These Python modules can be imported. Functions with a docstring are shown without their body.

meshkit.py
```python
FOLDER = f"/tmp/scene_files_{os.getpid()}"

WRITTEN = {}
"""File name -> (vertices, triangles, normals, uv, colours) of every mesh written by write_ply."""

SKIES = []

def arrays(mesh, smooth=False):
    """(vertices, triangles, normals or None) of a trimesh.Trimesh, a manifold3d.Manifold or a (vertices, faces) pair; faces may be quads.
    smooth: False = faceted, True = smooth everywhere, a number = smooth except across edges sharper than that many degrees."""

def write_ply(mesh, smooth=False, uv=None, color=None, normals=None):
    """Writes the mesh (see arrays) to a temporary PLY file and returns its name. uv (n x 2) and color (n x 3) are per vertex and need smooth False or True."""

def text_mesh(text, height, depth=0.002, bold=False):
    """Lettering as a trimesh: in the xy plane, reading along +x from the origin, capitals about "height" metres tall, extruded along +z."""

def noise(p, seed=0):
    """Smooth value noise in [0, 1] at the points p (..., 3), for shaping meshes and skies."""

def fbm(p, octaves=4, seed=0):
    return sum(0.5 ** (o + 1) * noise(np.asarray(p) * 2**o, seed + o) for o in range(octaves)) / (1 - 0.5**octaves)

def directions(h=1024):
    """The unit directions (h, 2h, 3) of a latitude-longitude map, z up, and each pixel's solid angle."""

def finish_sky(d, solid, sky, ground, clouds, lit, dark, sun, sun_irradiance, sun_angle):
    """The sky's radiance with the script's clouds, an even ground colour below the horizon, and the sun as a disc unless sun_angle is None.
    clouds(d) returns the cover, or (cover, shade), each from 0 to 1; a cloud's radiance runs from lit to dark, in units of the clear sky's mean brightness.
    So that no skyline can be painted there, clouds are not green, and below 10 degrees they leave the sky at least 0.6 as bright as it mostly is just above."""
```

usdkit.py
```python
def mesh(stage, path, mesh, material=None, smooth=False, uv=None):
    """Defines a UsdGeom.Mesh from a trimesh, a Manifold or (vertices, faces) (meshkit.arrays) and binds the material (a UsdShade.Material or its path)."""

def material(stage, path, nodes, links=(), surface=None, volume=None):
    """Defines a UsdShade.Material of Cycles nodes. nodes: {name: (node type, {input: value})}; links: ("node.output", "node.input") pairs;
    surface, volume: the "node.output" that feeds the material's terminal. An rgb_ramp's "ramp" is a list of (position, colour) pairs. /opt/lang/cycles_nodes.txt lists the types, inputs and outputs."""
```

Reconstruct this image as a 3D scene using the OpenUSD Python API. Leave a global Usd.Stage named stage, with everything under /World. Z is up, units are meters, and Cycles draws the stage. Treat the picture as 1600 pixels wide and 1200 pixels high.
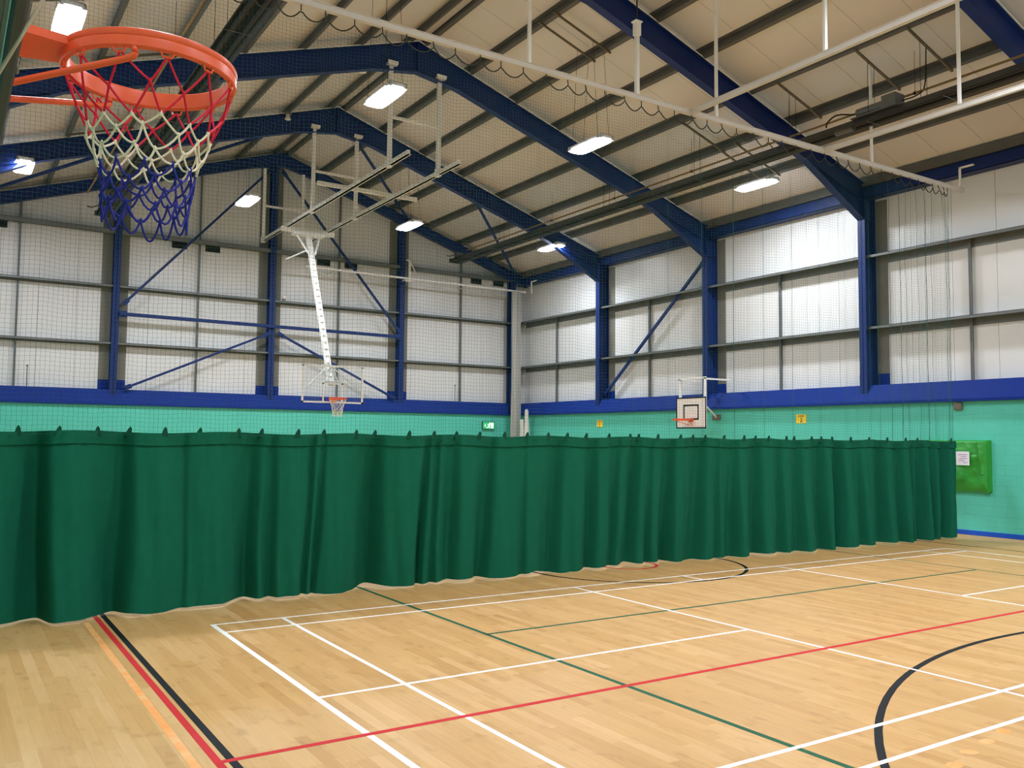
import math, random, numpy as np, trimesh, usdkit, meshkit
from pxr import Usd, UsdGeom, UsdShade, UsdLux, Gf, Sdf, Vt

random.seed(7); rng = np.random.default_rng(7)
stage = Usd.Stage.CreateInMemory()
UsdGeom.SetStageUpAxis(stage, UsdGeom.Tokens.z); UsdGeom.SetStageMetersPerUnit(stage, 1.0)
UsdGeom.Xform.Define(stage, '/World'); UsdGeom.Scope.Define(stage, '/World/Looks')
stage.SetDefaultPrim(stage.GetPrimAtPath('/World'))

# ---------------------------------------------------------------- camera, sky, exposure
EXPOSURE = 1.19
LAMP = 92.0                       # emission of the lamp diffusers
EYE = np.array([-2.4371, -9.5204, 1.9601]); YAW, PITCH, ROLL, FPX = .5744, .0628, .0089, 1373.92
_f = np.array([math.sin(YAW)*math.cos(PITCH), math.cos(YAW)*math.cos(PITCH), math.sin(PITCH)])
_r = np.cross(_f, [0, 0, 1]); _r /= np.linalg.norm(_r); _u = np.cross(_r, _f)
_c, _s = math.cos(ROLL), math.sin(ROLL)
RIGHT, UP = _c*_r + _s*_u, -_s*_r + _c*_u
cam = UsdGeom.Camera.Define(stage, '/World/camera')
m = Gf.Matrix4d(1)
for i, v in enumerate((RIGHT, UP, -_f, EYE)):
    m.SetRow(i, Gf.Vec4d(*map(float, v), 1.0 if i == 3 else 0.0))
cam.AddTransformOp().Set(m)
cam.CreateHorizontalApertureAttr(36.0); cam.CreateVerticalApertureAttr(27.0)
cam.CreateFocalLengthAttr(36.0*FPX/1600); cam.CreateClippingRangeAttr(Gf.Vec2f(.05, 200))
cam.CreateExposureAttr(EXPOSURE)
sky = UsdLux.DomeLight.Define(stage, '/World/sky'); sky.CreateIntensityAttr(0.02); sky.CreateColorAttr(Gf.Vec3f(.6, .7, 1))

# ---------------------------------------------------------------- materials
def lin(*c):
    return tuple((x/255/12.92 if x <= 10 else ((x/255+.055)/1.055)**2.4) for x in c)
def mat(name, rgb, rough=.6, spec=.4, metal=0., noise=None, bump=None, **kw):
    """Principled colour with a little procedural tone variation (noise: scale, strength) and relief (bump: scale, distance)."""
    base = lin(*rgb); nodes = {'p': ('principled_bsdf', dict(base_color=base, roughness=rough, specular_ior_level=spec, metallic=metal, **kw))}; links = []
    if noise or bump:
        nodes['g'] = ('geometry', {})
    if noise:
        s, k = noise[:2]; vec = noise[2] if len(noise) > 2 else (1, 1, 1)
        nodes['mp'] = ('mapping', dict(scale=vec)); nodes['n'] = ('noise_texture', dict(scale=s, detail=4, roughness=.6))
        nodes['r'] = ('rgb_ramp', dict(ramp=[(.25, tuple(x*(1-k) for x in base)), (.75, tuple(min(1, x*(1+k)) for x in base))]))
        links += [('g.position', 'mp.vector'), ('mp.vector', 'n.vector'), ('n.fac', 'r.fac'), ('r.color', 'p.base_color')]
    if bump:
        nodes['bn'] = ('noise_texture', dict(scale=bump[0], detail=3)); nodes['b'] = ('bump', dict(strength=.6, distance=bump[1]))
        links += [('g.position', 'bn.vector'), ('bn.fac', 'b.height'), ('b.normal', 'p.normal')]
    return usdkit.material(stage, '/World/Looks/' + name, nodes, links, surface='p.BSDF')
M = {}
M['steel_blue'] = mat('steel_blue', (22, 45, 106), .5, .3, noise=(1.3, .12))
M['blue_paint'] = mat('blue_paint', (17, 46, 128), .6, .15, noise=(2, .06))
M['skirting'] = mat('skirting', (26, 84, 196), .5, .3)
M['mint'] = mat('mint', (91, 200, 179), .55, .35, noise=(1.2, .06), bump=(60, .003))
M['liner'] = mat('liner', (226, 225, 222), .34, .6, noise=(.8, .03))
M['roof_liner'] = mat('roof_liner', (219, 213, 206), .5, .4, noise=(.7, .03))
M['galv'] = mat('galv', (118, 120, 118), .45, .5, .35, noise=(3, .12))
M['galv_dark'] = mat('galv_dark', (98, 98, 94), .5, .4, .2, noise=(3, .12))
M['flashing'] = mat('flashing', (122, 119, 108), .6, .35, noise=(2, .08))
M['white_paint'] = mat('white_paint', (240, 238, 232), .45, .4, noise=(4, .04))
M['track_paint'] = mat('track_paint', (206, 200, 192), .5, .4, noise=(4, .04))
M['lamp_body'] = mat('lamp_body', (215, 215, 212), .5, .4)
M['black'] = mat('black', (24, 24, 24), .55, .35)
M['black_line'] = mat('black_line', (26, 28, 30), .6, .15)
M['white_line'] = mat('white_line', (244, 243, 238), .5, .3)
M['red_line'] = mat('red_line', (196, 44, 48), .6, .15, noise=(5, .08))
M['green_line'] = mat('green_line', (38, 92, 66), .6, .15, noise=(5, .08))
M['curtain'] = mat('curtain', (13, 93, 71), .85, .15, noise=(9, .05), bump=(240, .0012))
M['hem'] = mat('hem', (13, 90, 68), .85, .15, noise=(12, .08), bump=(60, .003))
M['tab'] = mat('tab', (14, 70, 50), .85, .15)
M['net_cord'] = mat('net_cord', (46, 92, 84), .8, .2)
M['net_rope'] = mat('net_rope', (60, 62, 54), .8, .2)
M['rim'] = mat('rim', (228, 92, 48), .35, .5, noise=(30, .06))
M['net_red'] = mat('net_red', (206, 34, 62), .7, .25)
M['net_white'] = mat('net_white', (226, 218, 196), .7, .25)
M['net_blue'] = mat('net_blue', (38, 44, 140), .7, .25)
M['board_white'] = mat('board_white', (232, 222, 214), .5, .4)
M['board_grey'] = mat('board_grey', (128, 132, 138), .55, .4, noise=(8, .12))
M['board_back'] = mat('board_back', (158, 134, 132), .75, .1, noise=(8, .1))
M['pad_dark'] = mat('pad_dark', (58, 58, 62), .55, .4, noise=(20, .1))
M['rope'] = mat('rope', (170, 160, 138), .8, .2)
M['yellow_cap'] = mat('yellow_cap', (176, 178, 66), .5, .4)
M['sign_yellow'] = mat('sign_yellow', (255, 220, 66), .5, .4)
M['sign_orange'] = mat('sign_orange', (226, 120, 24), .5, .4)
M['ink'] = mat('ink', (60, 48, 20), .6, .3)
M['ink_violet'] = mat('ink_violet', (150, 120, 170), .6, .3)
M['paper'] = mat('paper', (232, 228, 236), .7, .2)
M['mat_green'] = mat('mat_green', (44, 150, 52), .38, .5, noise=(4, .08))
M['vent'] = mat('vent', (58, 58, 52), .7, .2)
M['grey_box'] = mat('grey_box', (120, 112, 104), .6, .3)
M['gas_pipe'] = mat('gas_pipe', (150, 118, 66), .55, .4, noise=(6, .1))
M['reflector'] = mat('reflector', (74, 76, 74), .5, .4, .3, noise=(3, .15))
M['radiant_tube'] = mat('radiant_tube', (44, 44, 44), .6, .3)
M['cable'] = mat('cable', (52, 50, 46), .7, .2)
M['bar_bronze'] = mat('bar_bronze', (110, 98, 76), .5, .4, .2)
M['white_net'] = mat('white_net', (222, 216, 206), .85, .15, bump=(50, .004))
M['grey_net'] = mat('grey_net', (176, 174, 166), .85, .15, bump=(50, .004))
M['exit_case'] = mat('exit_case', (70, 90, 80), .5, .4)
M['backing'] = mat('backing', (70, 68, 62), .8, .2)
# lens optics of the bay lamps: candle power falls off away from straight down
M['diffuser'] = usdkit.material(stage, '/World/Looks/diffuser', {'e': ('emission', dict(color=(.94, 1.0, 1.10))), 'g': ('geometry', {}), 's': ('separate_xyz', {}),
    'n': ('math', dict(math_type='multiply', value2=-1.0)), 'mx': ('math', dict(math_type='maximum', value2=.04)), 'pw': ('math', dict(math_type='power', value2=.6)), 'k': ('math', dict(math_type='multiply', value2=LAMP))},
    [('g.incoming', 's.vector'), ('s.z', 'n.value1'), ('n.value', 'mx.value1'), ('mx.value', 'pw.value1'), ('pw.value', 'k.value1'), ('k.value', 'e.strength')], surface='e.emission')
M['exit_lit'] = usdkit.material(stage, '/World/Looks/exit_lit', {'e': ('emission', dict(color=lin(40, 150, 90), strength=.9))}, surface='e.emission')
M['exit_white'] = usdkit.material(stage, '/World/Looks/exit_white', {'e': ('emission', dict(color=(.75, 1, .82), strength=1.6))}, surface='e.emission')
M['orange_mark'] = usdkit.material(stage, '/World/Looks/orange_mark', {       # worn, half rubbed-off tape glue
    'p': ('principled_bsdf', dict(roughness=.5, specular_ior_level=.3)), 'g': ('geometry', {}), 'n': ('noise_texture', dict(scale=7, detail=4)),
    'r': ('rgb_ramp', dict(ramp=[(.25, lin(232, 184, 126)), (.6, lin(238, 158, 88)), (.8, lin(240, 150, 78))]))},
    [('g.position', 'n.vector'), ('n.fac', 'r.fac'), ('r.color', 'p.base_color')], surface='p.BSDF')
M['glass'] = usdkit.material(stage, '/World/Looks/glass', {
    't': ('transparent_bsdf', dict(color=(.95, .96, .96))), 'g': ('glossy_bsdf', dict(color=(.9, .9, .9), roughness=.05)), 'f': ('fresnel', dict(IOR=1.45)), 'x': ('mix_closure', {})},
    [('f.fac', 'x.fac'), ('t.BSDF', 'x.closure1'), ('g.BSDF', 'x.closure2')], surface='x.closure')
def vinyl(name, tone_attr):
    """Printed wood staves: tone per stave, fine grain along y, small knots."""
    a, b, c = lin(195, 148, 89), lin(207, 162, 102), lin(216, 173, 117)
    nodes = {'p': ('principled_bsdf', dict(roughness=.42, specular_ior_level=.35)), 'g': ('geometry', {}), 'mp': ('mapping', dict(scale=(38, 2.2, 1))),
        'n': ('noise_texture', dict(scale=1, detail=5, roughness=.65)), 'mk': ('mapping', dict(scale=(5, 2.6, 1))), 'k': ('noise_texture', dict(scale=1.6, detail=2)),
        'kr': ('rgb_ramp', dict(ramp=[(0, (1, 1, 1)), (.58, (1, 1, 1)), (.75, (.76, .72, .66))])),
        'r': ('rgb_ramp', dict(ramp=[(0, a), (.5, b), (1, c)])), 'gr': ('rgb_ramp', dict(ramp=[(.3, (.9, .88, .86)), (.7, (1.05, 1.05, 1.05))])),
        'bl': ('noise_texture', dict(scale=1.1, detail=3)), 'br': ('rgb_ramp', dict(ramp=[(.3, (.93, .93, .92)), (.7, (1.0, 1.0, 1.0))])), 'm3': ('mix', dict(mix_type='multiply', fac=1.0)), 'm1': ('mix', dict(mix_type='multiply', fac=.8)), 'm2': ('mix', dict(mix_type='multiply', fac=.8))}
    links = [('g.position', 'mp.vector'), ('mp.vector', 'n.vector'), ('g.position', 'mk.vector'), ('mk.vector', 'k.vector'), ('k.fac', 'kr.fac'), ('n.fac', 'gr.fac'),
             ('r.color', 'm1.color1'), ('gr.color', 'm1.color2'), ('m1.color', 'm2.color1'), ('kr.color', 'm2.color2'), ('g.position', 'bl.vector'), ('bl.fac', 'br.fac'), ('m2.color', 'm3.color1'), ('br.color', 'm3.color2'), ('m3.color', 'p.base_color')]
    if tone_attr:
        nodes['a'] = ('attribute', dict(attribute='tone')); links.append(('a.fac', 'r.fac'))
    else:       # the slab beyond the modelled staves: the same staves as a flat print
        nodes['sw'] = ('mapping', dict(rotation=(0, 0, math.pi/2), scale=(1, 1, 1)))
        nodes['bk'] = ('brick_texture', dict(color1=(.2, .2, .2), color2=(.8, .8, .8), mortar=(.1, .1, .1), scale=1, mortar_size=.001, brick_width=1.0, row_height=.0895))
        links += [('g.position', 'sw.vector'), ('sw.vector', 'bk.vector'), ('bk.color', 'r.fac')]
    return usdkit.material(stage, '/World/Looks/' + name, nodes, links, surface='p.BSDF')
M['vinyl'] = vinyl('vinyl', True); M['vinyl_far'] = vinyl('vinyl_far', False)

# ---------------------------------------------------------------- mesh helpers
class MB:
    def __init__(s): s.v, s.f, s.n = [], [], 0
    def add(s, v, f):
        v = np.asarray(v, float); f = np.asarray(f, int)
        if f.shape[1] == 4: f = np.vstack([f[:, [0, 1, 2]], f[:, [0, 2, 3]]])
        s.v.append(v); s.f.append(f + s.n); s.n += len(v); return s
    def box(s, x0, x1, y0, y1, z0, z1):
        return s.add([(x, y, z) for x in (x0, x1) for y in (y0, y1) for z in (z0, z1)], BOXF)
    def cbox(s, x0, x1, y0, y1, z0, z1, c=.003):
        """box with chamfered vertical and horizontal edges (hull of three boxes)."""
        import manifold3d as m3
        pts = []
        for x, sx in ((x0, 1), (x1, -1)):
            for y, sy in ((y0, 1), (y1, -1)):
                for z, sz in ((z0, 1), (z1, -1)):
                    pts += [(x, y+sy*c, z+sz*c), (x+sx*c, y, z+sz*c), (x+sx*c, y+sy*c, z)]
        h = m3.Manifold.hull_points(pts).to_mesh()
        return s.add(h.vert_properties[:, :3], h.tri_verts)
    def bar(s, p, q, w, h, up=(0, 0, 1)):
        """rectangular bar from p to q, w across, h along up."""
        p, q = np.asarray(p, float), np.asarray(q, float); d = q-p; d /= np.linalg.norm(d)
        up = np.asarray(up, float)
        if abs(d @ up) > .98: up = np.array([0, 1.0, 0])
        a = np.cross(d, up); a /= np.linalg.norm(a); b = np.cross(a, d)
        return s.add([e+a*i*w/2+b*j*h/2 for e in (p, q) for i in (-1, 1) for j in (-1, 1)], BOXF)
    def tube(s, pts, r, n=8, cap=True, closed=False):
        p = np.asarray(pts, float); N = len(p)
        t = (np.roll(p, -1, 0)-np.roll(p, 1, 0)) if closed else np.gradient(p, axis=0)
        t /= np.linalg.norm(t, axis=1, keepdims=True)+1e-12
        ref = np.array([0, 0, 1.0]) if np.abs(t[:, 2]).mean() < .8 else np.array([1.0, 0, 0])
        a = np.cross(t, ref); a /= np.linalg.norm(a, axis=1, keepdims=True)+1e-12; b = np.cross(t, a)
        ang = np.arange(n)*2*np.pi/n; r = np.broadcast_to(r, (N,))
        v = (p[:, None]+r[:, None, None]*(np.cos(ang)[None, :, None]*a[:, None]+np.sin(ang)[None, :, None]*b[:, None])).reshape(-1, 3)
        rows = N if closed else N-1
        i, j = np.meshgrid(np.arange(rows), np.arange(n), indexing='ij'); i2 = (i+1) % N
        f = np.stack([i*n+j, i*n+(j+1) % n, i2*n+(j+1) % n, i2*n+j], -1).reshape(-1, 4)
        f = np.vstack([f[:, [0, 1, 2]], f[:, [0, 2, 3]]])
        if cap and not closed:
            e = [(0, k+1, k) for k in range(1, n-1)] + [((N-1)*n, (N-1)*n+k, (N-1)*n+k+1) for k in range(1, n-1)]
            f = np.vstack([f, e])
        return s.add(v, f)
    def prism(s, poly, axis, a0, a1):
        """2-D polygon (list of pairs) extruded along axis (0,1,2) from a0 to a1; the pairs are the other two axes in order."""
        from shapely.geometry import Polygon
        t = trimesh.creation.extrude_polygon(Polygon(poly), 1.0, engine='earcut'); v = np.array(t.vertices); o = np.zeros_like(v)
        k = [i for i in range(3) if i != axis]; o[:, k[0]], o[:, k[1]], o[:, axis] = v[:, 0], v[:, 1], a0+(a1-a0)*v[:, 2]
        f = np.array(t.faces)
        return s.add(o, f[:, ::-1] if axis == 1 else f)
    def ring(s, prof, c, n=64):
        """profile (radius, z) loop revolved about the vertical through c."""
        prof = np.asarray(prof, float); k = len(prof); ang = np.arange(n)*2*np.pi/n
        v = np.stack([c[0]+prof[None, :, 0]*np.cos(ang)[:, None], c[1]+prof[None, :, 0]*np.sin(ang)[:, None], c[2]+np.broadcast_to(prof[None, :, 1], (n, k))], -1).reshape(-1, 3)
        i, j = np.meshgrid(np.arange(n), np.arange(k), indexing='ij')
        return s.add(v, np.stack([i*k+j, ((i+1) % n)*k+j, ((i+1) % n)*k+(j+1) % k, i*k+(j+1) % k], -1).reshape(-1, 4))
    def mesh(s): return np.vstack(s.v), np.vstack(s.f)
BOXF = [(0, 1, 3, 2), (4, 6, 7, 5), (0, 4, 5, 1), (2, 3, 7, 6), (0, 2, 6, 4), (1, 5, 7, 3)]
def B(*a): return MB().box(*a)

def bez(p, n=8):
    """smooth curve through control points (Catmull-Rom)."""
    p = np.asarray(p, float); q = np.vstack([2*p[0]-p[1], p, 2*p[-1]-p[-2]]); out = []
    for i in range(1, len(q)-2):
        for t in np.linspace(0, 1, n, endpoint=False):
            out.append(.5*((2*q[i])+(-q[i-1]+q[i+1])*t+(2*q[i-1]-5*q[i]+4*q[i+1]-q[i+2])*t*t+(-q[i-1]+3*q[i]-3*q[i+1]+q[i+2])*t**3))
    return np.array(out+[p[-1]])
TAKEN = {}
def numbered(parent, name):
    k = TAKEN.get((parent, name), 0); TAKEN[(parent, name)] = k+1
    return f'{parent}/{name}' if k == 0 else f'{parent}/{name}_{k:03d}'
BASE = {}
def tag(prim, label=None, cat=None, group=None, kind=None):
    for k, v in (('label', label), ('category', cat), ('group', group), ('kind', kind)):
        if v: prim.SetCustomDataByKey(k, v)
    return prim
def thing(name, label, cat, loc=(0, 0, 0), group=None, kind=None):
    path = numbered('/World', name); x = UsdGeom.Xform.Define(stage, path); x.AddTranslateOp().Set(Gf.Vec3d(*map(float, loc)))
    BASE[path] = np.asarray(loc, float); tag(x.GetPrim(), label, cat, group, kind); return path
def part(parent, name, mb, material, smooth=False, label=None, kind=None, tone=None):
    """one mesh (in world coordinates) as a part of a thing, or of a part."""
    v, f = mb.mesh() if isinstance(mb, MB) else mb
    path = numbered(parent, name); v = np.asarray(v)-BASE[parent]
    p = usdkit.mesh(stage, path, (v, f), M[material], smooth=smooth); BASE[path] = BASE[parent]
    if tone is not None:
        UsdGeom.PrimvarsAPI(p).CreatePrimvar('tone', Sdf.ValueTypeNames.FloatArray, 'vertex').Set(Vt.FloatArray.FromNumpy(np.asarray(tone, np.float32)))
    tag(p.GetPrim(), label, None, None, kind); return path
def structure(name, label):
    return thing(name, label, 'building', kind='structure')

# ---------------------------------------------------------------- key dimensions
XC = 6.68                                     # centre line of the hall
BX, CX = 16.20, 16.60                         # right wall: face of the blockwork, face of the white liner
BY, CY = 18.85, 19.20                         # far wall: the same
LX, NY = 2*XC-BX, -16.4                       # left wall, near wall
Z0, SL = 11.36, .325                          # rafter top at the ridge, roof slope
FRAMES = [-1.65, 3.62, 8.87, 13.9, 18.72]
def ztop(x): return Z0-SL*abs(x-XC)
PURLINS = [.14, 1.39, 2.72, 4.03, 5.45, 6.8, 8.2]

# ---------------------------------------------------------------- floor: slab, staves, painted lines
fl = structure('floor', 'pale wood-look vinyl sports floor crossed by white, red, black and green court lines')
part(fl, 'slab', B(LX, BX+.4, NY, BY+.4, -.2, -.0006), 'vinyl_far')
part(fl, 'far_sheet', B(LX, BX, 1.45, BY, -.0006, 0), 'vinyl_far'); part(fl, 'near_sheet', B(LX, BX, NY, -6.9, -.0006, 0), 'vinyl_far')
def project(P):
    d = np.asarray(P, float)-EYE; z = d @ _f
    return 800+FPX*(d @ RIGHT)/z, 600-FPX*(d @ UP)/z, z
W, g = .0895, .00005; staves = []
starts = rng.random(400)
for i in range(int((BX-LX)/W)+1):
    x0 = LX+i*W; x1 = min(x0+W, BX); y = -6.9-starts[i]
    t_col = rng.random(12); k = 0
    while y < 1.45:
        a, b = max(y, -6.9), min(y+1.0, 1.45)
        if b-a > .02: staves.append((x0+g, x1-g, a+g, b-g, float(np.clip(.5+.22*rng.standard_normal(), 0, 1))))
        y += 1.0; k += 1
def area(s):
    u0, v0, z = project([s[0], (s[2]+s[3])/2, 0]); u1, v1, _ = project([s[1], (s[2]+s[3])/2, 0]); ua, va, za = project([(s[0]+s[1])/2, s[2], 0]); ub, vb, zb = project([(s[0]+s[1])/2, s[3], 0])
    if z < .3 or za < .3 or zb < .3: return 0
    inside = (-40 < (u0+u1)/2 < 1640) and ((v0 < 1210) or vb < 1200)
    return abs((u1-u0)*(vb-va)-(v1-v0)*(ub-ua)) if inside else 0
staves.sort(key=area, reverse=True)
def stave(mb, s):
    x0, x1, y0, y1, _ = s; c = .0002
    v = [(x0, y0, -.0006), (x1, y0, -.0006), (x1, y1, -.0006), (x0, y1, -.0006), (x0+c, y0+c, 0), (x1-c, y0+c, 0), (x1-c, y1-c, 0), (x0+c, y1-c, 0)]
    return mb.add(v, [(4, 5, 6, 7), (0, 1, 5, 4), (1, 2, 6, 5), (2, 3, 7, 6), (3, 0, 4, 7)])
for s in staves[:290]:
    part(fl, 'plank', stave(MB(), s), 'vinyl', tone=[s[4]]*8)
rest = MB(); tones = []
for s in staves[290:]:
    stave(rest, s); tones += [s[4]]*8
part(fl, 'planks', rest, 'vinyl', kind='stuff', tone=tones)
def line(p, q, w, m, label, z=.0009):
    p, q = np.array(p, float), np.array(q, float)
    part(fl, 'court_line', MB().bar((*p, z/2), (*q, z/2), w, z), m, label=label)
def arc(c, r, w, a0, a1, m, label, z=.0008, n=72):
    a = np.radians(np.linspace(a0, a1, n)); v = []
    for t in a:
        for rr in (r-w/2, r+w/2):
            for zz in (0, z): v.append((c[0]+rr*math.cos(t), c[1]+rr*math.sin(t), zz))
    f = []
    for i in range(n-1):
        k = 4*i; f += [(k+1, k+3, k+7, k+5), (k, k+1, k+5, k+4), (k+2, k+6, k+7, k+3)]
    part(fl, 'court_line', MB().add(v, f), m, label=label)
w4 = .042
line((.02, .0), (.02, -6.1), .05, 'white_line', 'white badminton back boundary nearest the curtain corner')
line((.76, 0), (.76, -6.1), w4, 'white_line', 'white badminton doubles long service line')
line((0, -.02), (13.4, -.02), w4, 'white_line', 'white badminton doubles side line by the curtain', .0010)
line((0, -.44), (13.4, -.44), w4, 'white_line', 'white badminton singles side line by the curtain', .0010)
line((0, -3.05), (4.72, -3.05), w4, 'white_line', 'white badminton centre line from the near back boundary', .0010)
line((8.68, -3.05), (13.4, -3.05), w4, 'white_line', 'white badminton centre line on the far half', .0010)
line((0, -5.67), (13.4, -5.67), w4, 'white_line', 'white badminton singles side line in front', .0010)
line((0, -6.12), (13.4, -6.12), w4, 'white_line', 'white badminton doubles side line in front', .0010)
line((4.72, 0), (4.72, -6.1), w4, 'white_line', 'white badminton short service line on the near half')
line((8.68, 0), (8.68, -6.1), w4, 'white_line', 'white badminton short service line on the far half')
line((6.7, 0), (6.7, -.44), w4, 'white_line', 'short white net post mark between the side lines')
line((12.64, 0), (12.64, -6.1), w4, 'white_line', 'white doubles long service line at the far end')
line((13.38, 0), (13.38, -6.1), w4, 'white_line', 'white badminton back boundary at the far end')
line((-.875, -9), (-.875, 12), .052, 'black_line', 'black basketball side line on the left', .0007)
line((14.15, -9), (14.15, 12), .052, 'black_line', 'black basketball side line on the right', .0007)
line((-.955, -9), (-.955, 12), .05, 'red_line', 'red side line beside the black one', .0007)
line((-.955, -4.01), (15.5, -4.01), .052, 'red_line', 'red netball third line crossing the floor', .0012)
line((2.25, -9), (2.25, 9), .05, 'green_line', 'green volleyball side line on the near half', .0006)
line((11.17, -9), (11.17, 9), .045, 'green_line', 'green volleyball side line on the far half', .0006)
line((2.25, -1.85), (11.17, -1.85), .045, 'green_line', 'green volleyball attack line', .0006)
arc((6.8, 1.27), 1.79, .055, 0, 360, 'black_line', 'black centre circle half under the curtain')
arc((6.73, 1.27), .47, .055, 0, 360, 'red_line', 'small red centre circle under the curtain')
arc((XC, -11.13), 6.52, .055, 0, 180, 'black_line', 'black three point arc in front on the right')
line((-1.09, -6.5), (-1.08, .75), .055, 'orange_mark', 'faded orange tape residue beside the red line', .0005)
for (x, y) in ((2.84, -6.38), (3.14, -6.3), (3.43, -6.25), (3.74, -6.2)):
    n = 14; a = np.arange(n)*2*np.pi/n; r = .035+.016*rng.random(n)
    part(fl, 'tape_mark', MB().prism([(x+1.5*q*math.cos(t), y+q*math.sin(t)) for q, t in zip(r, a)], 2, 0, .0005), 'orange_mark', label='faded orange spot in front')

# ---------------------------------------------------------------- roof: liner sheets, purlins
ce = structure('ceiling', 'cream pitched roof lining in long sheets with dark grey purlins below')
PH = .2
def roofz(x): return ztop(x)+PH
for s in (-1, 1):
    xe = XC+s*10.2
    for k in range(36):
        y0 = NY+k*1.0; y1 = min(y0+1.0, BY+.6); gp = .004
        if y1-y0 < .1: continue
        mb = MB()
        mb.prism([(XC+s*.02, roofz(XC)), (xe, roofz(xe)), (xe, roofz(xe)+.05), (XC+s*.02, roofz(XC)+.05)], 1, y0+gp, y1-gp)
        part(ce, 'lining_sheet', mb, 'roof_liner')
    part(ce, 'outer_sheet', MB().prism([(XC, roofz(XC)+.06), (xe, roofz(xe)+.06), (xe, roofz(xe)+.14), (XC, roofz(XC)+.14)], 1, NY, BY+.6), 'backing')
    for d in PURLINS:
        x = XC+s*d; n = np.array([s*SL, 0, 1])/math.hypot(SL, 1); t = np.array([1, 0, -s*SL])/math.hypot(SL, 1)
        b0 = np.array([x, 0, ztop(x)+.003])
        mb = MB(); y0, y1 = NY+.1, BY+.3
        def pl(a, c, th):                       # plate between two in-section points
            mb.bar(a+[0, y0, 0], a+[0, y1, 0], th[0], th[1], n)
        pl(b0+n*.1, 0, (.008, .185)); pl(b0+t*.045*s+n*.006, 0, (.085, .008)); pl(b0-t*.045*s+n*.187, 0, (.085, .008)); pl(b0+t*.086*s+n*.016, 0, (.006, .022))
        part(ce, 'purlin', mb, 'galv_dark')
part(ce, 'ridge_trim', MB().prism([(XC-.16, roofz(XC)-.1), (XC, roofz(XC)-.045), (XC+.16, roofz(XC)-.1), (XC+.16, roofz(XC)-.094), (XC, roofz(XC)-.038), (XC-.16, roofz(XC)-.094)], 1, NY+.1, BY+.3), 'roof_liner')

# ---------------------------------------------------------------- right wall
def block_wall(parent, axis, face, a0, a1, h, shown):
    """running-bond blocks; shown(a, z) says which are parts of their own, the others are joined."""
    d = .1; rest = MB(); n = 0; H = .215
    for r in range(int(math.ceil(h/H))):
        z0, z1 = r*H, min((r+1)*H, h); a = a0-(.22 if r % 2 else 0)
        while a < a1:
            p, q = max(a, a0), min(a+.44, a1)
            if q-p > .03:
                pr = rng.uniform(-.0008, .0008); j = .0004
                mb = MB()
                if axis == 0: mb.cbox(face+pr, face+d, p+j, q-j, z0+j, z1-j, .0013)
                else: mb.cbox(p+j, q-j, face+pr, face+d, z0+j, z1-j, .0013)
                if shown((p+q)/2, (z0+z1)/2) and n < 290: part(parent, 'block', mb, 'mint'); n += 1
                else: rest.add(*mb.mesh())
            a += .44
    part(parent, 'blockwork', rest, 'mint', kind='stuff')
HB = 2.88
wr = structure('wall_right', 'right side wall, mint painted blockwork below white lining sheets and grey rails')
part(wr, 'core', B(BX+.006, CX+.4, NY, BY+.4, 0, HB), 'mint')
block_wall(wr, 0, BX, NY, BY+.05, HB, lambda y, z: (z > 2.0 and y > -.6) or (-.6 < y < 1.9))
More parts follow.
